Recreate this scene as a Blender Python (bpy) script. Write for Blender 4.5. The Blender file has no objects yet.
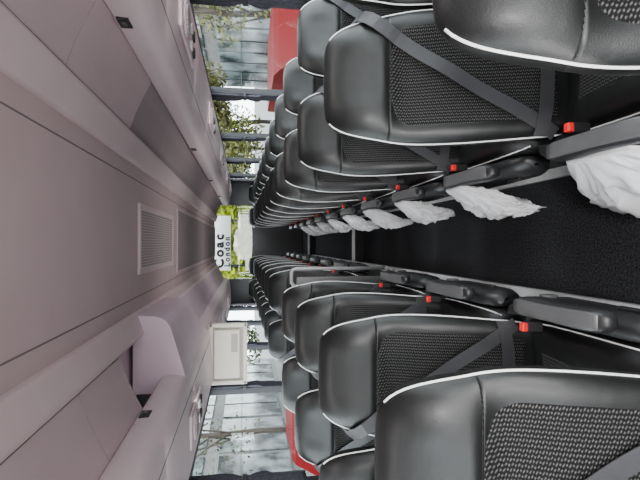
import bpy, bmesh, math, random
from mathutils import Vector, Matrix, noise
PI = math.pi
C = bpy.context.scene.collection
random.seed(4)
CAMZ = 1.5

# ------------------------------------------------------------------ materials
def mat(name, col, rough=.5, metal=0, var=.0, vscale=20, bump=0, bscale=200, spec=.5, bdist=.002, coat=0, crease=0):
    m = bpy.data.materials.new(name); m.use_nodes = True
    nt = m.node_tree; b = nt.nodes['Principled BSDF']
    b.inputs['Base Color'].default_value = (*col, 1)
    b.inputs['Roughness'].default_value = rough
    b.inputs['Metallic'].default_value = metal
    b.inputs['Specular IOR Level'].default_value = spec
    if coat:
        b.inputs['Coat Weight'].default_value = coat; b.inputs['Coat Roughness'].default_value = .25
    tc = nt.nodes.new('ShaderNodeTexCoord')
    if var > 0:
        n = nt.nodes.new('ShaderNodeTexNoise'); n.inputs['Scale'].default_value = vscale
        n.inputs['Detail'].default_value = 4
        r = nt.nodes.new('ShaderNodeValToRGB')
        r.color_ramp.elements[0].position = .3; r.color_ramp.elements[1].position = .7
        r.color_ramp.elements[0].color = (*[max(0, c*(1-var)) for c in col], 1)
        r.color_ramp.elements[1].color = (*[min(1, c*(1+var)) for c in col], 1)
        nt.links.new(tc.outputs['Object'], n.inputs['Vector'])
        nt.links.new(n.outputs['Fac'], r.inputs['Fac'])
        nt.links.new(r.outputs['Color'], b.inputs['Base Color'])
    if bump > 0:
        n2 = nt.nodes.new('ShaderNodeTexNoise'); n2.inputs['Scale'].default_value = bscale
        bp = nt.nodes.new('ShaderNodeBump'); bp.inputs['Strength'].default_value = bump
        bp.inputs['Distance'].default_value = bdist
        nt.links.new(tc.outputs['Object'], n2.inputs['Vector'])
        nt.links.new(n2.outputs['Fac'], bp.inputs['Height'])
        last = bp
        if crease:
            n3 = nt.nodes.new('ShaderNodeTexNoise'); n3.inputs['Scale'].default_value = 9; n3.inputs['Detail'].default_value = 3
            b3 = nt.nodes.new('ShaderNodeBump'); b3.inputs['Strength'].default_value = crease; b3.inputs['Distance'].default_value = .02
            nt.links.new(tc.outputs['Object'], n3.inputs['Vector']); nt.links.new(n3.outputs['Fac'], b3.inputs['Height'])
            nt.links.new(bp.outputs['Normal'], b3.inputs['Normal']); last = b3
        nt.links.new(last.outputs['Normal'], b.inputs['Normal'])
    return m

def woven_mat():
    """fine wavy weave: columns that meander as they climb the seat, broken into small light dashes"""
    m = mat('woven_fabric', (.03, .03, .032), .9, spec=.12)
    nt = m.node_tree; b = nt.nodes['Principled BSDF']
    def math_(op, a, c=None):
        n = nt.nodes.new('ShaderNodeMath'); n.operation = op
        for i, v in enumerate((a, c)):
            if v is None: continue
            if isinstance(v, (int, float)): n.inputs[i].default_value = v
            else: nt.links.new(v, n.inputs[i])
        return n.outputs[0]
    tc = nt.nodes.new('ShaderNodeTexCoord'); sp = nt.nodes.new('ShaderNodeSeparateXYZ')
    nt.links.new(tc.outputs['Object'], sp.inputs[0])
    v = math_('ADD', sp.outputs['Y'], sp.outputs['Z'])
    wav = math_('MULTIPLY', math_('SINE', math_('MULTIPLY', v, 2*PI/.016)), .8)
    col = math_('SINE', math_('ADD', math_('MULTIPLY', sp.outputs['X'], 2*PI/.0105), wav))
    dash = math_('SINE', math_('ADD', math_('MULTIPLY', v, 2*PI/.0080), math_('MULTIPLY', sp.outputs['X'], 2*PI/.021)))
    nz = nt.nodes.new('ShaderNodeTexNoise'); nz.inputs['Scale'].default_value = 170; nz.inputs['Detail'].default_value = 2
    nt.links.new(tc.outputs['Object'], nz.inputs['Vector'])
    irr = math_('MULTIPLY', math_('SUBTRACT', nz.outputs['Fac'], .5), .35)
    f = math_('ADD', math_('ADD', math_('MULTIPLY', col, .26), irr), math_('ADD', math_('MULTIPLY', dash, .28), .42))
    r = nt.nodes.new('ShaderNodeValToRGB')
    r.color_ramp.elements[0].position = .42; r.color_ramp.elements[0].color = (.0065, .0065, .007, 1)
    r.color_ramp.elements[1].position = 1.0; r.color_ramp.elements[1].color = (.098, .092, .087, 1)
    nt.links.new(f, r.inputs['Fac']); nt.links.new(r.outputs['Color'], b.inputs['Base Color'])
    return m

def glass_mat(name, tint=(.92, .96, .97), refl=.06):
    m = bpy.data.materials.new(name); m.use_nodes = True
    nt = m.node_tree
    for n in list(nt.nodes):
        if n.type != 'OUTPUT_MATERIAL': nt.nodes.remove(n)
    out = [n for n in nt.nodes if n.type == 'OUTPUT_MATERIAL'][0]
    t = nt.nodes.new('ShaderNodeBsdfTransparent'); t.inputs['Color'].default_value = (*tint, 1)
    g = nt.nodes.new('ShaderNodeBsdfGlossy'); g.inputs['Roughness'].default_value = .02
    mx = nt.nodes.new('ShaderNodeMixShader'); mx.inputs[0].default_value = refl
    nt.links.new(t.outputs[0], mx.inputs[1]); nt.links.new(g.outputs[0], mx.inputs[2])
    nt.links.new(mx.outputs[0], out.inputs['Surface'])
    return m

def bag_mat():
    m = mat('white_bag_plastic', (.95, .95, .96), .28, var=.02, vscale=8)
    nt = m.node_tree; b = nt.nodes['Principled BSDF']
    out = [n for n in nt.nodes if n.type == 'OUTPUT_MATERIAL'][0]
    t = nt.nodes.new('ShaderNodeBsdfTranslucent'); t.inputs['Color'].default_value = (.95, .95, .97, 1)
    mx = nt.nodes.new('ShaderNodeMixShader'); mx.inputs[0].default_value = .3
    nt.links.new(b.outputs[0], mx.inputs[1]); nt.links.new(t.outputs[0], mx.inputs[2])
    nt.links.new(mx.outputs[0], out.inputs['Surface'])
    return m

def reflection_blotch_mat(name, c0, c1, scale, rough, spec):  # pale and dark blotches painted into the glass colour to imitate reflections
    m = mat(name, c0, rough, var=.5, vscale=scale, spec=spec)
    for n in m.node_tree.nodes:
        if n.type == 'VALTORGB':
            n.color_ramp.elements[0].color = (*c0, 1); n.color_ramp.elements[1].color = (*c1, 1)
            n.color_ramp.elements[0].position = .42; n.color_ramp.elements[1].position = .62
    return m

def perforated_mat(name, col, hole, scale):
    m = mat(name, col, .6)
    nt = m.node_tree; b = nt.nodes['Principled BSDF']
    tc = nt.nodes.new('ShaderNodeTexCoord')
    br = nt.nodes.new('ShaderNodeTexBrick'); br.offset = 0
    br.inputs['Scale'].default_value = 1
    br.inputs['Brick Width'].default_value = scale; br.inputs['Row Height'].default_value = scale
    br.inputs['Mortar Size'].default_value = scale*.22
    br.inputs['Color1'].default_value = (*hole, 1); br.inputs['Color2'].default_value = (*hole, 1)
    br.inputs['Mortar'].default_value = (*col, 1)
    nt.links.new(tc.outputs['Object'], br.inputs['Vector'])
    nt.links.new(br.outputs['Color'], b.inputs['Base Color'])
    return m

M = {}
M['leather'] = mat('black_leather', (.0052, .0053, .0050), .44, bump=.22, bscale=420, var=.15, vscale=6, spec=.40, crease=.16, coat=.05)
M['woven'] = woven_mat()
M['piping'] = mat('white_piping', (.78, .77, .75), .5, var=.05)
M['belt'] = mat('belt_webbing', (.038, .037, .040), .5, bump=.3, bscale=700)
M['red'] = mat('red_plastic', (.70, .012, .012), .35, var=.05)
M['blackplastic'] = mat('black_plastic', (.015, .015, .016), .45, var=.1)
M['greyplastic'] = mat('grey_plastic', (.017, .017, .018), .42, var=.08)
M['armtop'] = mat('armrest_grey', (.085, .084, .085), .38, var=.08)
M['rail'] = mat('rail_metal_grey', (.20, .20, .20), .4, var=.08)
M['frame'] = mat('seat_frame_paint', (.045, .045, .047), .5, var=.1)
M['carpet'] = mat('black_carpet', (.040, .041, .045), .95, var=.85, vscale=110, bump=.9, bscale=240, spec=.2, bdist=.006)
M['platform'] = mat('platform_vinyl', (.07, .07, .072), .8, var=.2, vscale=80)
M['alu'] = mat('aluminium_trim', (.86, .86, .85), .5, 0, var=.06, vscale=40)
M['ceil'] = mat('ceiling_fabric', (.53, .405, .42), .75, var=.03, vscale=5, bump=.1, bscale=600, spec=.3)
M['ceildark'] = mat('ceiling_strip_grey', (.28, .23, .235), .7, var=.05, vscale=20)
M['ceilrib'] = mat('ceiling_side_panel', (.64, .505, .525), .5, var=.03, vscale=6)
M['lid'] = mat('locker_lid_plastic', (.55, .425, .45), .5, var=.03, vscale=5)
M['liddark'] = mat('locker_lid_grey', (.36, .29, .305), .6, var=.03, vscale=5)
M['seam'] = mat('panel_seam', (.17, .14, .145), .8, var=.05)
M['lip'] = mat('rack_lip_plastic', (.71, .58, .61), .38, var=.03, vscale=5)
M['pod'] = mat('rack_pod_plastic', (.70, .55, .625), .42, var=.03, vscale=5)
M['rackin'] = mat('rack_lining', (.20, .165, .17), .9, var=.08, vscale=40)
M['wall'] = mat('wall_trim_fabric', (.10, .098, .10), .85, var=.1, vscale=60)
M['pillar'] = mat('pillar_trim', (.04, .04, .045), .7, var=.1, vscale=40)
M['curtain'] = mat('curtain_cloth', (.05, .05, .062), .9, var=.25, vscale=60, spec=.1)
M['cream'] = mat('monitor_shell', (.66, .62, .55), .45, var=.03)
M['creamdark'] = mat('monitor_recess', (.36, .335, .30), .5, var=.03)
M['bag'] = bag_mat()
M['grille'] = perforated_mat('vent_grille', (.50, .41, .42), (.17, .14, .145), .014)
M['spk'] = perforated_mat('speaker_mesh', (.44, .38, .39), (.14, .12, .12), .008)
M['glass'] = glass_mat('window_glass')
M['lens'] = mat('lamp_lens', (.55, .52, .53), .2, var=.02)
M['asphalt'] = mat('asphalt', (.08, .08, .08), .9, var=.2, vscale=3)
M['sign'] = mat('sign_white', (.95, .95, .93), .5, var=.02)
M['ink'] = mat('sign_ink', (.004, .003, .004), .6, var=.02)
M['conc'] = mat('pale_concrete', (.11, .11, .107), .85, var=.2, vscale=2)
M['bglass'] = reflection_blotch_mat('building_glass', (.018, .026, .028), (.19, .225, .235), .55, .12, .3)
M['bglassp'] = reflection_blotch_mat('building_glass_pale', (.016, .022, .023), (.19, .215, .22), .6, .12, .3)
M['mull'] = mat('mullion_metal', (.035, .038, .04), .5, var=.1)
M['redpaint'] = mat('red_vehicle_paint', (.075, .0004, .0012), .5, var=.05, spec=.05)
M['darkglass'] = mat('vehicle_glass', (.02, .025, .03), .1, var=.1)
M['tyre'] = mat('tyre_rubber', (.02, .02, .02), .8, var=.1)
M['leaf'] = mat('leaf_green', (.04, .055, .015), .7, var=.5, vscale=3, spec=.2)
M['leafy'] = mat('leaf_yellow', (.085, .085, .02), .7, var=.5, vscale=3, spec=.2)
M['leafb'] = mat('leaf_bright', (.22, .27, .012), .7, var=.4, vscale=3, spec=.2)
M['bark'] = mat('bark', (.05, .04, .03), .9, var=.3, vscale=10)

# ------------------------------------------------------------------ mesh helpers
def from_pd(name, v, f, smooth=True):
    me = bpy.data.meshes.new(name); me.from_pydata([tuple(p) for p in v], [], f)
    bm = bmesh.new(); bm.from_mesh(me); bmesh.ops.remove_doubles(bm, verts=bm.verts, dist=1e-6)
    bmesh.ops.recalc_face_normals(bm, faces=bm.faces); bm.to_mesh(me); bm.free()
    if smooth:
        for p in me.polygons: p.use_smooth = True
    return me

def loft(name, rows, closed=True, cap=True, smooth=True):
    v = []; f = []; n = len(rows[0])
    for r in rows: v += list(r)
    for i in range(len(rows)-1):
        for j in range(n if closed else n-1):
            k = (j+1) % n
            f.append((i*n+j, i*n+k, (i+1)*n+k, (i+1)*n+j))
    if closed and cap:
        f.append(tuple(range(n))); f.append(tuple((len(rows)-1)*n+j for j in range(n)))
    return from_pd(name, v, f, smooth)

def boxes(name, lst, bev=0, seg=2, smooth=False):
    bm = bmesh.new()
    for (cx, cy, cz, sx, sy, sz) in lst:
        b2 = bmesh.new(); bmesh.ops.create_cube(b2, size=1)
        bmesh.ops.scale(b2, vec=(sx, sy, sz), verts=b2.verts)
        if bev: bmesh.ops.bevel(b2, geom=list(b2.edges), offset=bev, segments=seg, affect='EDGES', profile=.5)
        bmesh.ops.translate(b2, vec=(cx, cy, cz), verts=b2.verts)
        tmp = bpy.data.meshes.new('t'); b2.to_mesh(tmp); b2.free(); bm.from_mesh(tmp); bpy.data.meshes.remove(tmp)
    me = bpy.data.meshes.new(name); bm.to_mesh(me); bm.free()
    if smooth:
        for p in me.polygons: p.use_smooth = True
    return me

def tube(name, path, r, n=8):
    path = [Vector(p) for p in path]; rows = []
    for i, p in enumerate(path):
        a = path[max(i-1, 0)]; b = path[min(i+1, len(path)-1)]
        t = (b-a).normalized()
        ref = Vector((0, 1, 0)) if abs(t.y) < .9 else Vector((1, 0, 0))
        u = t.cross(ref).normalized(); w = t.cross(u).normalized()
        rows.append([p+u*(r*math.cos(2*PI*k/n))+w*(r*math.sin(2*PI*k/n)) for k in range(n)])
    return loft(name, rows)

def disc(name, c, r, h, n=28, axis='z', bev=.15):
    c = Vector(c); rows = []
    for rr, t in ((r*(1-bev), 0), (r, bev*.6), (r, 1-bev*.6), (r*(1-bev), 1)):
        row = []
        for k in range(n):
            a = 2*PI*k/n; x = rr*math.cos(a); y = rr*math.sin(a); z = (t-.5)*h
            row.append(c + (Vector((x, y, z)) if axis == 'z' else Vector((z, x, y)) if axis == 'x' else Vector((x, z, y))))
        rows.append(row)
    return loft(name, rows)

def interp(tab, z):
    if z <= tab[0][0]: return tab[0][1:]
    for a, b in zip(tab, tab[1:]):
        if z <= b[0]:
            t = (z-a[0])/(b[0]-a[0])
            return [p+(q-p)*t for p, q in zip(a[1:], b[1:])]
    return tab[-1][1:]
def smooth_tab(tab, n=6):
    P = [tab[0]]+list(tab)+[tab[-1]]; out = []
    for i in range(1, len(P)-2):
        p0, p1, p2, p3 = P[i-1], P[i], P[i+1], P[i+2]
        for k in range(n):
            t = k/n; h = p2[0]-p1[0]; row = [p1[0]+h*t]
            for c in range(1, len(p1)):
                m1 = (p2[c]-p0[c])/max(1e-6, p2[0]-p0[0])*h; m2 = (p3[c]-p1[c])/max(1e-6, p3[0]-p1[0])*h
                row.append((2*t**3-3*t**2+1)*p1[c]+(t**3-2*t**2+t)*m1+(-2*t**3+3*t**2)*p2[c]+(t**3-t**2)*m2)
            out.append(tuple(row))
    out.append(tuple(tab[-1])); return out

def obj(name, me, m, parent=None):
    o = bpy.data.objects.new(name, me); C.objects.link(o)
    if m is not None:
        me.materials.clear(); me.materials.append(M[m])
    if parent is not None: o.parent = parent
    return o
def thing(name, label, cat, loc=(0, 0, 0), group=None, rz=0):
    o = bpy.data.objects.new(name, None); C.objects.link(o); o.empty_display_size = .1
    o.location = loc; o.rotation_euler = (0, 0, rz)
    o['label'] = label; o['category'] = cat
    if group: o['group'] = group
    return o
def tag(o, label, cat, group=None):
    o['label'] = label; o['category'] = cat
    if group: o['group'] = group
    return o
def struct(name, me, m):
    o = obj(name, me, m); o['kind'] = 'structure'; return o
def copy_tree(o, parent=None):
    c = o.copy(); C.objects.link(c); c.parent = parent
    for ch in list(o.children): copy_tree(ch, c)
    return c

# ------------------------------------------------------------------ coach seat
BT = smooth_tab([(.40, .196, .050, .036), (.47, .208, .062, .036), (.58, .217, .074, .038), (.70, .225, .078, .037), (.80, .228, .074, .036),
      (.88, .226, .066, .035), (.935, .219, .062, .035), (.98, .209, .068, .036), (1.03, .198, .072, .036),
      (1.075, .184, .064, .034), (1.105, .168, .050, .026), (1.128, .146, .032, .016), (1.14, .118, .014, .008), (1.144, .07, .004, .003)])
def yc(z): return .07+.30*(z-.42)
def ss(a, b, z):
    t = max(0, min(1, (z-a)/(b-a))); return t*t*(3-2*t)
def dep(z): return .042*(1-ss(.89, .98, z))*(.6+.4*ss(.42, .60, z))
def pw(z):  # half width of the woven insert
    return (.158+.016*ss(.46, .75, z))*(1-.24*ss(.86, .955, z)**2)
def yfront(x, z):
    w, tf, tb = interp(BT, z)
    u = min(1, abs(x/w))
    head = .012*ss(.96, 1.03, z)*(1-ss(1.06, 1.13, z))*math.exp(-(x/.09)**4)
    pad = -.007*math.exp(-(x/.10)**2)*(.5+.5*math.cos(2*PI*(z-.55)/.22))*(1-ss(.86, .94, z))*ss(.42, .5, z)   # the insert is padded in soft rolls
    return yc(z)-tf*(1-u**4.5)**(1/2.6)+dep(z)*math.exp(-(x/.158)**4)+head+pad
def back_loft(name, zs):
    rows = []; N = 72
    for z in zs:
        w, tf, tb = interp(BT, z); row = []
        for k in range(N):
            a = 2*PI*(k+.5)/N; c = math.cos(a); s = math.sin(a)
            x = w*math.copysign(abs(c)**.5, c)
            if s < 0: y = yfront(x, z)
            else: y = yc(z)+tb*abs(s)**.7
            row.append((x, y, z))
        rows.append(row)
    return loft(name, rows)
def back_patch(name, z0, z1, off, nx=24, nz=40):
    rows = []
    for i in range(nz+1):
        v = i/nz; z = z0+(z1-z0)*v; row = []
        for j in range(nx+1):
            u = j/nx*2-1; zz = z-.026*ss(.8, 1, v)*abs(u)**3; x = u*pw(zz)
            edge = 0 if (i in (0, nz) or j in (0, nx)) else 1
            row.append((x, yfront(x, zz)-(off if edge else -.004), zz))
        rows.append(row)
    return loft(name, rows, closed=False)
CT = [(-.52, .200, .345, .415), (-.51, .210, .315, .450), (-.48, .220, .295, .480), (-.42, .226, .285, .498), (-.2, .227, .290, .490), (-.05, .224, .31, .472), (.05, .215, .32, .455)]
def ctop(x, y):
    w, zb, zt = interp(CT, y); zc = (zb+zt)/2; h = (zt-zb)/2
    return zc+h*(1-min(1, abs(x/w))**4)**(1/2.4)-.026*math.exp(-(x/.14)**4)
def cushion_mesh():
    rows = []; N = 48
    ys = [-.52, -.516, -.51, -.495, -.48, -.45]+[-.42+.052*i for i in range(10)]
    for y in ys:
        w, zb, zt = interp(CT, y); zc = (zb+zt)/2; h = (zt-zb)/2; row = []
        for k in range(N):
            a = 2*PI*(k+.5)/N; c = math.cos(a); s = math.sin(a)
            x = w*math.copysign(abs(c)**.5, c)
            z = ctop(x, y) if s > 0 else zc-h*abs(s)**.6
            row.append((x, y, z))
        rows.append(row)
    return loft('seat_cushion', rows)
def cushion_patch():
    rows = []
    for i in range(21):
        y = -.465+.45*i/20; row = []
        for j in range(17):
            u = j/8-1; x = u*.130; e = i in (0, 20) or j in (0, 16)
            row.append((x, y, ctop(x, y)+(-.004 if e else .004)))
        rows.append(row)
    return loft('cushion_panel', rows, closed=False)
def ribbon(name, pts, wdir, w, t=.0025):
    rows = []
    for p, d in zip(pts, wdir):
        p = Vector(p); d = Vector(d).normalized()*w/2; n = Vector((0, -t, 0))
        rows.append([p-d, p-d+n, p+d+n, p+d])
    return loft(name, rows, smooth=False)
ME = {}
ME['back'] = back_loft('backrest', [.40+.0175*i for i in range(31)]+[.945, .956]); ME['cush'] = cushion_mesh()
ME['head'] = back_loft('headrest', [.952, .957, .965, .975, .985, 1.0, 1.02, 1.04, 1.06, 1.08, 1.095, 1.108, 1.12, 1.13, 1.138, 1.142, 1.144])
ME['panel'] = back_patch('centre_panel', .46, .958, .004)
ME['cpanel'] = cushion_patch()
def piping_mesh(sg):
    zs = [.44+.02*i for i in range(32)]+[1.075, 1.09, 1.105, 1.118, 1.128]
    pts = []
    for z in zs:
        w, tf, tb = interp(BT, z); x = sg*w*.988
        pts.append((x, yfront(x, z)-.001, z))
    return tube('piping', pts, .0031, 7)
def cpipe_mesh(sg):
    pts = []
    for i in range(26):
        y = -.505+.52*i/25; w, zb, zt = interp(CT, y); x = sg*w*.95
        pts.append((x, y, ctop(x, y)+.001))
    return tube('piping', pts, .0028, 6)
for sg in (-1, 1): ME['pipe', sg] = piping_mesh(sg); ME['cpipe', sg] = cpipe_mesh(sg)
def front_line(xx, zz, n=9, hw=.024):
    return min(yfront(max(-.195, min(.195, xx+hw*(i-4)/4)), zz+hw*(j-1)) for i in range(n) for j in range(3))
def belt_mesh(s, bx):
    x0, z0, x1, z1 = -s*.190, 1.02, s*(bx-.012), (.50 if s > 0 else .48)
    pts = [(-s*.218, yc(1.03)+.04, 1.05), (-s*.214, yc(1.03)-.03, 1.035)]; n = 24
    for i in range(n+1):
        t = i/n; x = x0+(x1-x0)*t; z = z0+(z1-z0)*t
        pts.append((x, front_line(x, z)-.005, z))
    d = Vector((-(z1-z0), 0, x1-x0)).normalized()
    return ribbon('seat_belt', pts, [d]*len(pts), .046)
def lap_mesh(s, bx):
    zc = .535 if s > 0 else .515; pts = []; n = 18
    for i in range(n+1):
        t = i/n; x = -s*.195+s*(bx+.19)*t; z = zc+.01-.02*math.sin(PI*t)
        pts.append((x, front_line(x, z)-.007-.012*math.sin(PI*t), z))
    return ribbon('lap_belt', pts, [(0, 0, 1)]*len(pts), .044)
def stalk_mesh(s, bx):
    z0 = .42 if s > 0 else .39
    pts = [(s*bx, .00-.1*t+.02, z0+.11*t) for t in [i/6 for i in range(7)]]
    return ribbon('buckle_strap', pts, [(1, 0, 0)]*7, .035, .004)
AX = .274
def arm_loft(name, s, prof, xw, zoff, h, px=3.0):
    rows = []
    for (y, zc, ws, hs) in prof:
        row = []
        for k in range(24):
            a = 2*PI*(k+.5)/24; c = math.cos(a); q = math.sin(a)
            row.append((s*AX+xw*ws*math.copysign(abs(c)**(2/px), c), y, zc+zoff+h*hs*math.copysign(abs(q)**(2/px), q)))
        rows.append(row)
    return loft(name, rows)
AZ = .500
# deep at the hinge, tapering towards a rounded hand end
APROF = [(.020, AZ-.004, .5, .6), (.006, AZ-.006, .85, .95), (-.03, AZ-.008, 1, 1.15), (-.10, AZ-.002, .98, 1.05), (-.18, AZ+.002, .94, .92), (-.25, AZ+.001, .98, .86),
         (-.30, AZ-.001, 1.02, .82), (-.335, AZ-.004, .98, .74), (-.358, AZ-.007, .86, .60), (-.370, AZ-.010, .64, .42), (-.376, AZ-.011, .36, .22)]
APAD = [(y, z+.040*(h-1), w, min(1, h)) for y, z, w, h in APROF[1:-2]]
SP = [(-.47, .35, .40, .5), (-.45, .30, .425, .9), (-.38, .27, .44, 1), (-.1, .25, .445, 1), (.06, .25, .46, 1), (.11, .26, .49, .8), (.125, .29, .47, .4)]
for s in (-1, 1):
    dz = 0 if s > 0 else -.03
    for arm, bx in ((True, .220), (False, .196)):
        ME['belt', s, arm] = belt_mesh(s, bx); ME['stalk', s, arm] = stalk_mesh(s, bx); ME['lap', s, arm] = lap_mesh(s, bx)
        ME['bbody', s, arm] = boxes('buckle', [(s*bx, -.092, .522+dz, .032, .024, .056)], .005)
        ME['bred', s, arm] = boxes('buckle_button', [(s*bx, -.095, .555+dz, .027, .023, .019)], .004)
    ME['arm', s] = arm_loft('armrest', s, APROF, .033, -.010, .044)
    ME['armtop', s] = arm_loft('armrest_pad', s, APAD, .025, .031, .007)
    ME['armbr', s] = boxes('armrest_bracket', [(s*.262, -.01, .42, .024, .10, .14)], .008)
    ME['side', s] = loft('side_panel', [[(s*.230, y, a+.01), (s*(.230+.045*k), y, a+.012), (s*(.230+.060*k), y, a+.035), (s*(.230+.064*k), y, (a+b)/2), (s*(.230+.056*k), y, b-.03), (s*(.230+.035*k), y, b-.006), (s*.230, y, b)] for y, a, b, k in SP])
    ME['lever', s] = boxes('recline_lever', [(s*.297, -.30, .36, .012, .09, .022)], .005)
    ME['cap', s] = disc('hinge_cap', (s*.296, .05, .37), .030, .012, axis='x')
ME['pan'] = boxes('seat_frame', [(0, -.2, .285, .42, .44, .05), (0, .03, .33, .40, .10, .14)], .01)
ME['leg'] = loft('leg', [[(.03*cx*k, -.2+.14*cy*k, z) for cx, cy in ((-1, -1), (1, -1), (1, 1), (-1, 1))] for z, k in ((-.006, 1.5), (.015, 1.5), (.02, .8), (.22, .7), (.27, 1.3))], smooth=False)
def make_seat(s, arm):
    t = thing('coach_seat', '', 'seat')
    obj('seat_frame', ME['pan'], 'frame', t); obj('leg', ME['leg'], 'frame', t)
    cu = obj('seat_cushion', ME['cush'], 'leather', t)
    obj('cushion_panel', ME['cpanel'], 'woven', cu)
    for sg in (-1, 1): obj('piping', ME['cpipe', sg], 'piping', cu)
    bk = obj('backrest', ME['back'], 'leather', t)
    obj('centre_panel', ME['panel'], 'woven', bk)
    obj('headrest', ME['head'], 'leather', t)
    for sg in (-1, 1): obj('piping', ME['pipe', sg], 'piping', bk)
    obj('seat_belt', ME['belt', s, arm], 'belt', t); obj('lap_belt', ME['lap', s, arm], 'belt', t)
    bb = obj('buckle', ME['bbody', s, arm], 'blackplastic', t)
    obj('buckle_strap', ME['stalk', s, arm], 'belt', bb); obj('buckle_button', ME['bred', s, arm], 'red', bb)
    if arm:
        sd = obj('side_panel', ME['side', s], 'greyplastic', t)
        obj('recline_lever', ME['lever', s], 'blackplastic', sd); obj('hinge_cap', ME['cap', s], 'armtop', sd)
        a = obj('armrest', ME['arm', s], 'greyplastic', t)
        obj('armrest_pad', ME['armtop', s], 'armtop', a)
        obj('armrest_bracket', ME['armbr', s], 'greyplastic', a)
    return t
RD = .075                       # the platform on the photo's upper side is this much lower
RS = (1.144+RD)/1.144
def zp(y): return .08+.014*max(0, y-1)
def zr(y): return zp(y)-RD
ORD = ['first', 'second', 'third', 'fourth', 'fifth', 'sixth', 'seventh', 'eighth', 'ninth', 'tenth', 'eleventh', 'twelfth']
proto = {}
def place_seat(s, arm, x, y, z, label, group, sz=1):
    if (s, arm) not in proto: o = proto[s, arm] = make_seat(s, arm)
    else: o = copy_tree(proto[s, arm])
    o.location = (x, y, z); o['label'] = label; o['group'] = group; o['category'] = 'seat'; o.scale = (1, 1, sz)
XL, XLW, XR, XRW = -.482, -.957, .555, 1.026
PITCH = .76
YL = [.717+PITCH*k for k in range(12)]; YR = [.60+PITCH*k for k in range(12)]
n = 0
for k, y in enumerate(YL):
    if k == 4: continue
    place_seat(1, True, XL, y, zp(y), f'black leather aisle seat, white piping, {ORD[n]} from camera along bottom of photo', 'seats along the bottom of the photo')
    place_seat(1, False, XLW, y, zp(y), f'black leather window seat, white piping, {ORD[n]} from camera along bottom of photo', 'seats along the bottom of the photo')
    n += 1
for k, y in enumerate(YR):
    dx, dy, dz = (-.060, -.125, -.002) if k == 0 else (0, 0, 0)
    place_seat(-1, True, XR+dx, y+dy, zr(y)+dz, f'black leather aisle seat, white piping, {ORD[k]} from camera along top of photo', 'seats along the top of the photo', RS if k else RS*.975)
    place_seat(-1, False, XRW+dx, y+dy, zr(y)+dz, f'black leather window seat, white piping, {ORD[k]} from camera along top of photo', 'seats along the top of the photo', RS if k else RS*.975)
for x, w in ((XLW, 'lowest in photo'), (XL, 'second from photo bottom'), (XR, 'second from photo top'), (XRW, 'highest in photo')):
    place_seat(1, False, x, 9.93, .28, f'black leather rear bench seat under the end window, {w}', 'rear bench seats')

# ------------------------------------------------------------------ white bags
def bag_mesh(seed):
    """thin draped bag: looped flat along the armrest, falling in irregular crinkled folds to a ragged hem"""
    rows = []; N = 130; R = 70
    rnd = random.Random(seed*11); o = Vector((seed*3.7, seed*1.3, seed*5.1))
    lean = rnd.uniform(-.11, .01); full = rnd.uniform(.9, 1.2); drop = rnd.uniform(.24, .29)
    nf = rnd.choice((5, 6, 7)); ph = rnd.uniform(0, 6)
    for i in range(R):
        t = i/(R-1); row = []
        z = -drop*t
        hy = .085+.085*full*math.sin(PI*min(.52, t*1.0+.02)); hx = .007+.026*math.sin(PI*min(.85, .05+.85*t))
        if t > .965:
            k = math.sqrt(max(0, 1-((t-.965)/.035)**2)); hx *= .35+.65*k; hy *= .93+.07*k
        cx = -.085*min(1, t*1.5); cy = -.02+lean*t
        for j in range(N):
            a = 2*PI*j/N; ca, sa = math.cos(a), math.sin(a)
            q = Vector((ca*.9, sa*.9, z*3.6))+o
            w1 = noise.noise(q*1.3)
            fold = abs(math.sin(nf*a*.5+ph+3.2*w1+t*1.5))**.7-.6
            r2 = 1-abs(noise.noise(q*2.8+Vector((5, 2, 1))))*2.8; r3 = 1-abs(noise.noise(q*5.6+Vector((1, 7, 3))))*2.8
            f = (.15+.85*min(1, t*3))
            dn = f*(.018*fold+.020*r2+.012*r3+.012*w1-.011)
            x = hx*math.copysign(abs(ca)**.8, ca)+dn*ca; y = hy*math.copysign(abs(sa)**.8, sa)+dn*sa*1.4
            hem = .055*noise.noise(Vector((ca*2.2, sa*2.2, seed)))*max(0, t-.55)/.45
            zz = z+(.08*noise.noise(q*.9)+.016*r2*(t > .4))*t+hem
            row.append((cx+x, cy+y, zz))
        rows.append(row)
    return loft('plastic_bag', rows)
for k in range(1, 10):
    y = YR[k]
    o = obj('plastic_bag', bag_mesh(k+20), 'bag')
    o.location = (.2445, y-.05, zr(y)+AZ*RS+.012)
    o.rotation_euler = (0, 0, random.uniform(-.04, .04)); sc = random.uniform(.94, 1.08) if k > 1 else 1.30; o.scale = (sc, sc, sc)
    if k == 1: o.location.y -= .08; o.location.z -= .02
    lab = 'crumpled white plastic bag hung on an aisle armrest, ' + ('nearest the camera' if k == 1 else f'{ORD[k-1]} from the camera')
    tag(o, lab, 'bag', 'white bags hung on the armrests')

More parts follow.
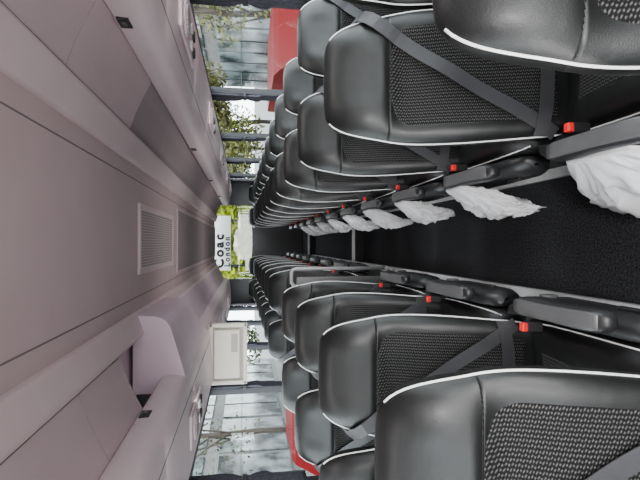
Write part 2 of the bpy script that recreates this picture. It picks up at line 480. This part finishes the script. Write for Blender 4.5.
# ------------------------------------------------------------------ floor
Y0, Y1 = -1.7, 10.35
YC = 8.2          # the low ceiling and the racks end here
AL, AR = -.235, .32
def floor_mesh():
    prof = [(Y0, 0), (6.0, 0), (6.0, .14), (9.3, .14), (9.3, .28), (Y1, .28)]
    v = []; f = []
    for y, z in prof: v += [(AL-.02, y, z), (AR+.02, y, z)]
    for i in range(len(prof)-1): f.append((2*i, 2*i+1, 2*i+3, 2*i+2))
    return from_pd('floor', v, f, False)
struct('floor', floor_mesh(), 'carpet')
def platform(name, xa, xb, zf):
    ys = [Y0, 1.0, 6.0, 9.3]; top = [(xa, xb, y, zf(y)) for y in ys]+[(xa, xb, 9.301, .28), (xa, xb, Y1, .28)]
    v = []; f = []
    for a, b, y, z in top: v += [(a, y, -.05), (a, y, z), (b, y, z), (b, y, -.05)]
    for i in range(len(top)-1):
        for j in range(3): f.append((4*i+j, 4*i+j+1, 4*i+j+5, 4*i+j+4))
    return from_pd(name, v, f, False)
struct('floor_platform_left', platform('floor_platform_left', -1.24, AL, zp), 'platform')
struct('floor_platform_right', platform('floor_platform_right', AR, 1.28, zr), 'platform')
def edge_trim(name, x, s, zf):
    rows = []
    for y in (Y0, 1.0, 6.0, 9.3):
        z = zf(y); rows.append([(x-s*.04, y, z+.002), (x-s*.04, y, z+.006), (x+s*.006, y, z+.006), (x+s*.006, y, z-.03), (x+s*.001, y, z-.03), (x+s*.001, y, z+.002)])
    return loft(name, rows, smooth=False)
struct('trim_1', edge_trim('trim_1', AL, 1, zp), 'alu'); struct('trim_2', edge_trim('trim_2', AR, -1, zr), 'alu')
struct('trim_3', boxes('trim_3', [((AL+AR)/2, 5.995, .13, AR-AL-.02, .035, .035)], .004), 'alu')
struct('trim_4', boxes('trim_4', [((AL+AR)/2, 9.295, .27, AR-AL-.02, .035, .035)], .004), 'alu')

# ------------------------------------------------------------------ ceiling and racks.  a = distance from the centre line
CX = .02
def XX(s, a): return CX+s*a
def sheet(name, s, prof, ya, yb, ny=1, thick=0, smooth=True):
    rows = []
    for i in range(ny+1):
        y = ya+(yb-ya)*i/ny; rows.append([(XX(s, a), y, z) for a, z in prof])
    return loft(name, rows, closed=False, smooth=smooth)
def arc(pts, n=5):  # Catmull-Rom through pts
    out = []; P = [Vector(p) for p in pts]; P = [P[0]*2-P[1]]+P+[P[-1]*2-P[-2]]
    for i in range(1, len(P)-2):
        for k in range(n):
            t = k/n; p0, p1, p2, p3 = P[i-1:i+3]
            q = .5*((2*p1)+(p2-p0)*t+(2*p0-5*p1+4*p2-p3)*t*t+(3*p1-p0-3*p2+p3)*t**3)
            out.append((q.x, q.y))
    out.append(tuple(P[-2])); return out
struct('ceiling', boxes('ceiling', [(CX, (Y0+YC)/2, 2.015, .70, YC-Y0, .03)]), 'ceil')
tn = 5
for s, nm in ((-1, 'left'), (1, 'right')):
    rib = arc([(.335, 2.01), (.338, 1.985), (.352, 1.974), (.385, 1.962), (.42, 1.950), (.436, 1.956), (.442, 1.985)], 4)
    struct('ceiling_side_'+nm, sheet('ceiling_side_'+nm, s, rib, Y0, YC), 'ceilrib')
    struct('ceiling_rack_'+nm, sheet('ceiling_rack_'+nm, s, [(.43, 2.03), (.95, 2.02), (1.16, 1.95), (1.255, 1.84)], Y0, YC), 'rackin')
    struct(f'trim_{tn}', boxes(f'trim_{tn}', [(XX(s, .272), (Y0+YC)/2, 1.9995, .004, YC-Y0, .002)]), 'seam'); tn += 1
struct('ceiling_roof', boxes('ceiling_roof', [(.02, (Y0+Y1)/2, 2.34, 2.62, Y1-Y0, .04)]), 'ceil')
struct('wall_front_header', boxes('wall_front_header', [(.02, Y0-.02, 2.19, 2.62, .04, .34)]), 'wall')

LIPP = arc([(.655, 1.860), (.648, 1.873), (.630, 1.872), (.620, 1.862), (.617, 1.835), (.619, 1.800), (.632, 1.768), (.665, 1.750), (.72, 1.743), (.80, 1.738), (.92, 1.733), (1.00, 1.732), (1.03, 1.742), (1.05, 1.77)], 5)
def rack_body(name, s):
    prof = LIPP+[(1.05, 1.80), (.70, 1.80), (.67, 1.83)]
    rows = [[(XX(s, a), y, z) for a, z in prof] for y in (Y0, 3, 6, YC)]
    return loft(name, rows)
def lid(name, s, prof, ya, yb, th=.012):
    up = [(a+th*.5, z+th) for a, z in prof]
    ring = prof+up[::-1]
    rows = [[(XX(s, a), y, z) for a, z in ring] for y in (ya, ya+.004, yb-.004, yb)]
    return loft(name, rows, smooth=False)
FLAT = [(.440, 1.9575), (.50, 1.936), (.57, 1.905), (.634, 1.873)]
RECESS = [(.441, 1.972), (.50, 1.952), (.58, 1.916), (.645, 1.880), (.652, 1.862)]
BULGE = [(.385, 1.975), (.40, 1.938), (.53, 1.885), (.600, 1.84), (.610, 1.785)]
def pod_mesh(s, ya, yb):
    """thin angular housing that steps out of the rack towards the aisle, its near end a curved flat panel"""
    front = [(.345, 1.997)]+arc([(.347, 1.955), (.352, 1.900), (.366, 1.862), (.395, 1.836)], 5)+[(.60, 1.776), (.655, 1.762)]
    ring = front+[(.70, 1.80), (.70, 1.998)]
    cz, ca = 1.90, .52
    rows = []
    for y, k in ((ya, .985), (ya+.004, 1), (yb-.30, 1), (yb, .62)):
        rows.append([(XX(s, ca+(a-ca)*(k if a < .65 else 1)), y, cz+(z-cz)*k if a < .60 else z) for a, z in ring])
    return loft('rack_pod', rows)
def auto(o, ang=35):
    me = o.data; bm = bmesh.new(); bm.from_mesh(me)
    for e in bm.edges:
        if len(e.link_faces) == 2 and e.calc_face_angle(0) > math.radians(ang): e.smooth = False
    bm.to_mesh(me); bm.free()
def service_panel(s, y, parent):
    x = XX(s, .84)
    sp = obj('service_panel', boxes('service_panel', [(x, y, 1.731, .15, .44, .014)], .006), 'lip', parent)
    obj('speaker_ring', disc('speaker_ring', (x, y-.11, 1.722), .066, .012), 'lid', sp)
    obj('speaker_grille', disc('speaker_grille', (x, y-.11, 1.715), .054, .010), 'spk', sp)
    for j in (0, 1):
        obj('reading_light', disc('reading_light', (x+(j-.5)*.07, y+.06, 1.722), .022, .014), 'lens', sp)
        obj('air_nozzle', disc('air_nozzle', (x+(j-.5)*.07, y+.14, 1.722), .024, .016), 'greyplastic', sp)
def hook(s, y, parent):
    x = XX(s, .616)
    h = obj('latch_plate', boxes('latch_plate', [(x, y, 1.843, .008, .062, .034)], .002), 'blackplastic', parent)
    obj('latch_button', boxes('latch_button', [(x-s*.005, y, 1.843, .006, .022, .014)], .002), 'armtop', h)
for s, nm in ((-1, 'bottom'), (1, 'top')):
    r = thing('luggage_rack', f'long mauve overhead luggage rack with rounded lip above seats along {nm} of photo', 'luggage rack', (0, 0, 0), 'overhead luggage racks')
    o = obj('rack_shelf', rack_body('rack_shelf', s), 'lip', r); auto(o, 40)
    obj('panel_seam', boxes('panel_seam', [(XX(s, .70), (Y0+YC)/2, 1.7455, .005, YC-Y0, .003)]), 'seam', r)
    if s < 0:
        for ya, yb in ((Y0, .72), (.725, 1.42), (1.425, 1.86)):
            obj('locker_lid', lid('locker_lid', s, FLAT, ya, yb), 'lid', r)
        obj('rack_lining', sheet('rack_lining', s, [(.44, 2.02), (.80, 2.01), (.86, 1.94), (.87, 1.81), (.69, 1.805)], 1.865, 2.40), 'pod', r)
        o = obj('rack_pod', pod_mesh(s, 2.26, 3.30), 'pod', r); auto(o, 30)
        ya = 3.1
        while ya < YC-.1:
            yb = min(ya+1.7, YC); obj('locker_lid', lid('locker_lid', s, BULGE, ya, yb-.008), 'pod', r); ya = yb
        for y in (2.35, 3.85, 5.35, 6.85): service_panel(s, y, r)
        for y in (1.75, 3.95, 5.6, 7.2): hook(s, y, r)
    else:
        for ya, yb in ((Y0, .60), (.605, 1.32), (1.325, 2.02)):
            obj('locker_lid', lid('locker_lid', s, FLAT, ya, yb), 'lid', r)
        ya = 2.03
        while ya < YC-.1:
            yb = min(ya+1.55, YC); l = obj('locker_lid', lid('locker_lid', s, RECESS, ya, yb-.006), 'liddark', r); l['label'] = 'recessed grey locker panel'; ya = yb
        for y in (2.0, 3.45, 4.9, 6.35, 7.8): service_panel(s, y, r)
        for y in (1.45, 3.35, 5.0, 6.7): hook(s, y, r)

# ceiling vent and the darker strip behind it
v = thing('ceiling_vent', 'rectangular perforated ceiling vent with pale frame in the ceiling centre', 'vent', (.02, 2.9, 2.0))
vx, vy = .155, .52
obj('vent_frame', boxes('vent_frame', [(-vx, 0, -.006, .03, 2*vy+.03, .014), (vx, 0, -.006, .03, 2*vy+.03, .014), (0, -vy, -.006, 2*vx, .03, .014), (0, vy, -.006, 2*vx, .03, .014)], .004), 'ceilrib', v)
obj('vent_grille', boxes('vent_grille', [(0, 0, -.003, 2*vx-.03, 2*vy-.03, .008)]), 'grille', v)
v = thing('ceiling_panel', 'long darker grey ceiling strip running from behind the vent to the far end', 'ceiling panel', (.02, 5.9, 2.0))
obj('panel_frame', boxes('panel_frame', [(-.235, 0, -.006, .02, 4.5, .014), (.235, 0, -.006, .02, 4.5, .014), (0, -2.25, -.006, .49, .02, .014), (0, 2.25, -.006, .49, .02, .014)], .004), 'lid', v)
obj('panel_board', boxes('panel_board', [(0, -1.12, -.004, .45, 2.2, .01), (0, 1.12, -.004, .45, 2.2, .01)], .003), 'ceildark', v)

# ------------------------------------------------------------------ side walls, windows, curtains
PIL = [-.9, .8, 2.5, 4.2, 5.9, 7.6, 9.3]
wn = 1
for s, nm in ((-1, 'left'), (1, 'right')):
    x = XX(s, 1.285)
    struct('wall_'+nm, boxes('wall_'+nm, [(x, (Y0+Y1)/2, .45, .05, Y1-Y0, 1.10), (x, (Y0+Y1)/2, 2.06, .05, Y1-Y0, .54)]+
        [(x, p, 1.4, .05, .08, .85) for p in PIL]+[(x, Y1-.2, 1.4, .05, .4, .85)]), 'pillar')
    ed = PIL+[Y1-.4]
    for a, b in zip(ed, ed[1:]):
        struct(f'window_{wn}', boxes(f'window_{wn}', [(x+s*.01, (a+b)/2, 1.4, .006, b-a-.07, .82)]), 'glass'); wn += 1
def curtain_mesh(s, seed):
    rows = []
    for i in range(22):
        t = i/21; z = 1.80-.62*t; tie = math.exp(-((z-1.50)/.05)**2)
        hw = .085-.030*tie-.012*t; amp = .014*(1-.5*tie)*(1 if z > 1.38 else .30); row = []
        for j in range(41):
            u = j/20-1
            row.append((-s*(.003+amp*(.8+math.sin(u*13+seed+t*1.3))*.8+.003*noise.noise(Vector((u*3, t*4, seed)))), u*hw, z))
        rows.append(row)
    return loft('curtain', rows, closed=False)
for s, nm in ((-1, 'bottom'), (1, 'top')):
    for i, p in enumerate(PIL[2:]):
        t = thing('window_curtain', f'gathered dark grey curtain on window pillar, {ORD[i]} from camera along {nm} of photo', 'curtain', (XX(s, 1.253), p, 0), 'curtains on the window pillars')
        o = obj('cloth', curtain_mesh(s, i), 'curtain', t)
        md = o.modifiers.new('s', 'SOLIDIFY'); md.thickness = .003
        obj('tie_band', boxes('tie_band', [(-s*.006, 0, 1.50, .036, .118, .03)], .006), 'blackplastic', t)

struct('wall_back', boxes('wall_back', [(.02, Y1, .65, 2.56, .05, 1.40), (-1.02, Y1, 1.84, .52, .05, 1.0), (1.06, Y1, 1.84, .52, .05, 1.0), (.02, Y1, 2.29, 2.56, .05, .10)]), 'wall')
struct(f'window_{wn}', boxes(f'window_{wn}', [(.02, Y1+.01, 1.8, 1.58, .006, .92)]), 'glass')
struct('wall_front', boxes('wall_front', [(.02, Y0, .45, 2.56, .05, .9)]), 'wall')

# ------------------------------------------------------------------ monitor under rack
mo = thing('ceiling_monitor', 'cream flip-down monitor hanging under the luggage rack, back shell towards camera', 'monitor', (-.80, 3.55, 1.62))
obj('frame', boxes('frame', [(0, -.006, .122, .44, .050, .028), (0, -.006, -.122, .44, .050, .028), (-.206, -.006, 0, .028, .050, .27), (.206, -.006, 0, .028, .050, .27)], .007, 3), 'cream', mo)
obj('back_recess', boxes('back_recess', [(0, .000, 0, .395, .020, .228)], .002), 'creamdark', mo)
obj('back_step', boxes('back_step', [(.0, -.018, .008, .35, .030, .185)], .010, 3), 'cream', mo)
obj('socket_panel', boxes('socket_panel', [(.08, -.034, -.045, .13, .006, .045)], .002), 'creamdark', mo)
obj('screen', boxes('screen', [(0, .013, 0, .39, .006, .225)], .002), 'blackplastic', mo)
obj('hinge', tube('hinge', [(-.17, 0, .145), (.17, 0, .145)], .011, 12), 'creamdark', mo)
obj('hinge_arm', boxes('hinge_arm', [(-.12, 0, .155, .05, .03, .05), (.12, 0, .155, .05, .03, .05)], .008), 'cream', mo)

# ------------------------------------------------------------------ stairwell partition
PY = 3.66
pt = thing('partition', 'dark stairwell partition panel with slim metal grab rail beside the aisle', 'partition', (0, PY, 0))
obj('panel', boxes('panel', [(-.72, 0, .60, .92, .03, 1.02)], .01), 'wall', pt)
obj('grab_rail', tube('grab_rail', [(-.197, 0, zp(PY)+.30), (-.197, 0, .7), (-.197, 0, 1.11), (-.205, 0, 1.14), (-.225, 0, 1.15), (-.30, 0, 1.15), (-.33, 0, 1.13), (-.33, 0, 1.09)], .013, 12), 'rail', pt)
obj('rail_foot', tube('rail_foot', [(-.197, 0, zp(PY)+.30), (-.205, 0, zp(PY)+.27), (-.24, 0, zp(PY)+.26), (-.30, 0, zp(PY)+.26)], .013, 12), 'rail', pt)
obj('foot_plate', boxes('foot_plate', [(-.265, 0, zp(PY)+.012, .05, .08, .024)], .005), 'alu', pt)

# ------------------------------------------------------------------ outside
struct('ground', boxes('ground', [(0, 40, -1.2, 200, 200, .1)]), 'asphalt')
def building(x, y0, y1, s, label, n, floors, h, m, g):
    t = thing('building', label, 'building', (x, (y0+y1)/2, -1.15), 'buildings outside the windows')
    L = y1-y0
    obj('facade', boxes('facade', [(s*2.0, 0, h/2, 4, L, h)], .05), m, t)
    for i in range(floors):
        for j in range(n):
            w = L/n
            p = obj('window', boxes('window', [(-s*.03, -L/2+w*(j+.5), h/floors*(i+.5), .10, w*.92, h/floors*.84)], .02), g, t)
            obj('mullion', boxes('mullion', [(-s*.09, -L/2+w*(j+.5), h/floors*(i+.5), .06, .04, h/floors*.84), (-s*.09, -L/2+w*(j+.5), h/floors*(i+.66), .06, w*.92, .04)]), 'mull', p)
building(10, 8, 31, 1, 'glass-fronted office building beyond the red van at the photo top', 8, 3, 13, 'conc', 'bglass')
building(-11, 10, 46, -1, 'pale concrete building with window bands outside the lower photo windows', 7, 3, 13, 'conc', 'bglassp')
def tree(x, y, h, r, label, lm, seed, nl=2600, nb=4):
    rnd = random.Random(seed)
    t = thing('tree', label, 'tree', (x, y, -1.15))
    obj('trunk', tube('trunk', [(0, 0, 0), (.05, .03, h*.3), (-.05, .05, h*.55), (.02, 0, h*.85)], .10, 10), 'bark', t)
    cl = [(rnd.uniform(-.6, .6)*r, rnd.uniform(-.6, .6)*r, h*rnd.uniform(.35, .95), r*rnd.uniform(.35, .6)) for _ in range(14)]
    for q in range(nb): obj('branch', tube('branch', [(0, 0, h*(.28+.045*q)), (cl[q][0]*.5, cl[q][1]*.5, (h*(.28+.045*q)+cl[q][2])*.5+.1), (cl[q][0], cl[q][1], cl[q][2])], .035), 'bark', t)
    v = []; f = []
    for i in range(nl):
        c = cl[i % 14]; d = Vector((rnd.gauss(0, 1), rnd.gauss(0, 1), rnd.gauss(0, 1))).normalized()*c[3]*rnd.uniform(.5, 1)
        p = Vector(c[:3])+d; a = Vector((rnd.uniform(-1, 1), rnd.uniform(-1, 1), rnd.uniform(-1, 1))).normalized()
        b = a.orthogonal().normalized(); q = .085 if r < 2 else .13
        k = len(v); v += [p-a*q, p+b*q*.5, p+a*q, p-b*q*.5]; f.append((k, k+1, k+2, k+3))
    me = bpy.data.meshes.new('foliage'); me.from_pydata([tuple(p) for p in v], [], f)
    obj('foliage', me, lm, t)
tree(7.6, 16.0, 5.6, 1.4, 'small yellowing tree standing in front of the glass office building', 'leafy', 3, 1300)
tree(6.0, 24, 6.5, 2.6, 'yellow-green tree seen through the second large window at photo top', 'leafy', 4, 8000)
tree(7.0, 36, 8.0, 3.4, 'green tree seen through the farther windows at photo top', 'leaf', 7, 9000)
tree(-7.0, 32, 7.5, 2.2, 'green tree outside the farther windows at photo bottom', 'leaf', 5, 6000)
tree(-7.6, 19.5, 7.0, 1.8, 'almost bare branching tree outside the large window at photo bottom', 'leaf', 9, 160, 10)
tree(.3, 18, 4.4, 2.2, 'bright yellow-green tree behind the sign, seen through the end window', 'leafb', 6, 14000)
def car(name, cat, x, y, label, L, H, hw, slope):
    t = thing(name, label, cat, (x, y, -1.15))
    sh = H*.48
    side = [(-L/2, .35), (-L/2, sh-.1), (-L/2+.12, sh), (-L/2+.3+slope, H-.08), (-L/2+.6+slope, H), (L/2-.25, H), (L/2-.05, sh), (L/2, .35)]
    rows = [[(xx*k, yy, zz) for yy, zz in side] for xx, k in ((-.92, 1), (-.85, 1), (.85, 1), (.92, 1))]
    obj('body', loft('body', rows, smooth=False), 'redpaint', t)
    for sx in (-1, 1):
        obj('side_window', boxes('side_window', [(sx*.925, 1.0, (H+sh)/2-.1, .02, L*.30, hw)], .008), 'darkglass', t)
        for sy in (-1, 1): obj('wheel', disc('wheel', (sx*.84, sy*L*.31, .33), .33, .2, axis='x'), 'tyre', t)
car('van', 'van', 4.4, 10.0, 'red van parked outside, seen through the large window at photo top', 6.0, 2.06, .3, 2.4)
car('car', 'car', -6.2, 16.5, 'low red car parked outside, seen through the window at photo bottom', 4.0, 1.12, .22, .6)
# sign beyond the end window
sg = thing('sign', 'white sign with two lines of bold dark lettering beyond the end window', 'sign', (.0, 10.75, 1.99))
obj('board', boxes('board', [(0, 0, 0, 1.20, .02, .36)], .004), 'sign', sg)
obj('post', boxes('post', [(-.5, .03, -1.5, .05, .04, 2.8), (.5, .03, -1.5, .05, .04, 2.8)], .004), 'mull', sg)
for txt, x, z, sz in (('Coac', -.55, -.02, .28), ('London', -.52, -.155, .165)):
    cu = bpy.data.curves.new('lettering', 'FONT'); cu.body = txt; cu.size = sz; cu.extrude = .002; cu.align_x = 'LEFT'; cu.offset = .012 if sz > .2 else .006; cu.space_character = 1.35
    o = bpy.data.objects.new('tmp', cu); C.objects.link(o)
    me = bpy.data.meshes.new_from_object(o.evaluated_get(bpy.context.evaluated_depsgraph_get()))
    bpy.data.objects.remove(o)
    l = obj('lettering', me, 'ink', sg); l.location = (x, -.014, z); l.rotation_euler = (PI/2, 0, 0)

# ------------------------------------------------------------------ light
w = bpy.data.worlds.new('World'); bpy.context.scene.world = w; w.use_nodes = True
bg = w.node_tree.nodes['Background']
bg.inputs['Color'].default_value = (.97, .98, 1, 1); bg.inputs['Strength'].default_value = 11.5
def portal(loc, rot, sx, sy):
    l = bpy.data.lights.new('window_portal', 'AREA'); l.shape = 'RECTANGLE'; l.size = sx; l.size_y = sy
    l.cycles.is_portal = True
    o = bpy.data.objects.new('window_portal', l); C.objects.link(o); o.location = loc; o.rotation_euler = rot
portal((.02, Y0-.1, 1.5), (PI/2, 0, 0), 2.5, 1.2)
for s in (-1, 1): portal((XX(s, 1.35), 4.6, 1.4), (0, s*PI/2, 0), .85, 11.5)
portal((.02, Y1+.1, 1.8), (-PI/2, 0, 0), 1.6, .95)
def aim(o, direction): o.rotation_euler = Vector(direction).to_track_quat('-Z', 'Y').to_euler()
def area(name, loc, direction, sx, sy, e):
    l = bpy.data.lights.new(name, 'AREA'); l.shape = 'RECTANGLE'; l.size = sx; l.size_y = sy; l.energy = e; l.color = (1, .96, .93)
    o = bpy.data.objects.new(name, l); C.objects.link(o); o.location = loc; aim(o, direction)
area('windscreen_daylight', (.02, -1.5, 1.35), (0, 1, .12), 2.2, .9, 6)
for y in (.6, 3.2, 5.6): area('aisle_fill', (.03, y, 1.0), (0, .7, .75), .3, .3, 4)  # fill lights with no real fitting, added to lift the ceiling
for y in (.75, 1.5, 2.3, 3.05, 3.8): # unseen fill lights added over the cushions to brighten the seats
    for x in (-.74, .80): area('cushion_fill', (x, y, 1.715), (0, .45, -.9), .5, .12, 1.5)
l = bpy.data.lights.new('front_fill', 'SPOT'); l.energy = 210; l.shadow_soft_size = .12; l.spot_size = math.radians(54); l.spot_blend = .9  # added fill spot behind the camera, brightens the bags and aisle
o = bpy.data.objects.new('front_fill', l); C.objects.link(o); o.location = (-.05, -1.1, 1.88); aim(o, (.14, 3.0, -1.5))

# ------------------------------------------------------------------ camera (held sideways: world up is the left of the picture)
th = math.atan(75/480); c, s = math.cos(th), math.sin(th)
m3 = Matrix(((0, 1, 0), (-s, 0, -c), (-c, 0, s)))
m4 = Matrix.Translation((0, 0, CAMZ)) @ Matrix.Rotation(-math.radians(.36), 4, 'Z') @ m3.to_4x4()
cd = bpy.data.cameras.new('Camera'); cd.sensor_width = 36; cd.lens = 27; cd.clip_start = .02
cam = bpy.data.objects.new('Camera', cd); C.objects.link(cam); cam.matrix_world = m4
bpy.context.scene.camera = cam
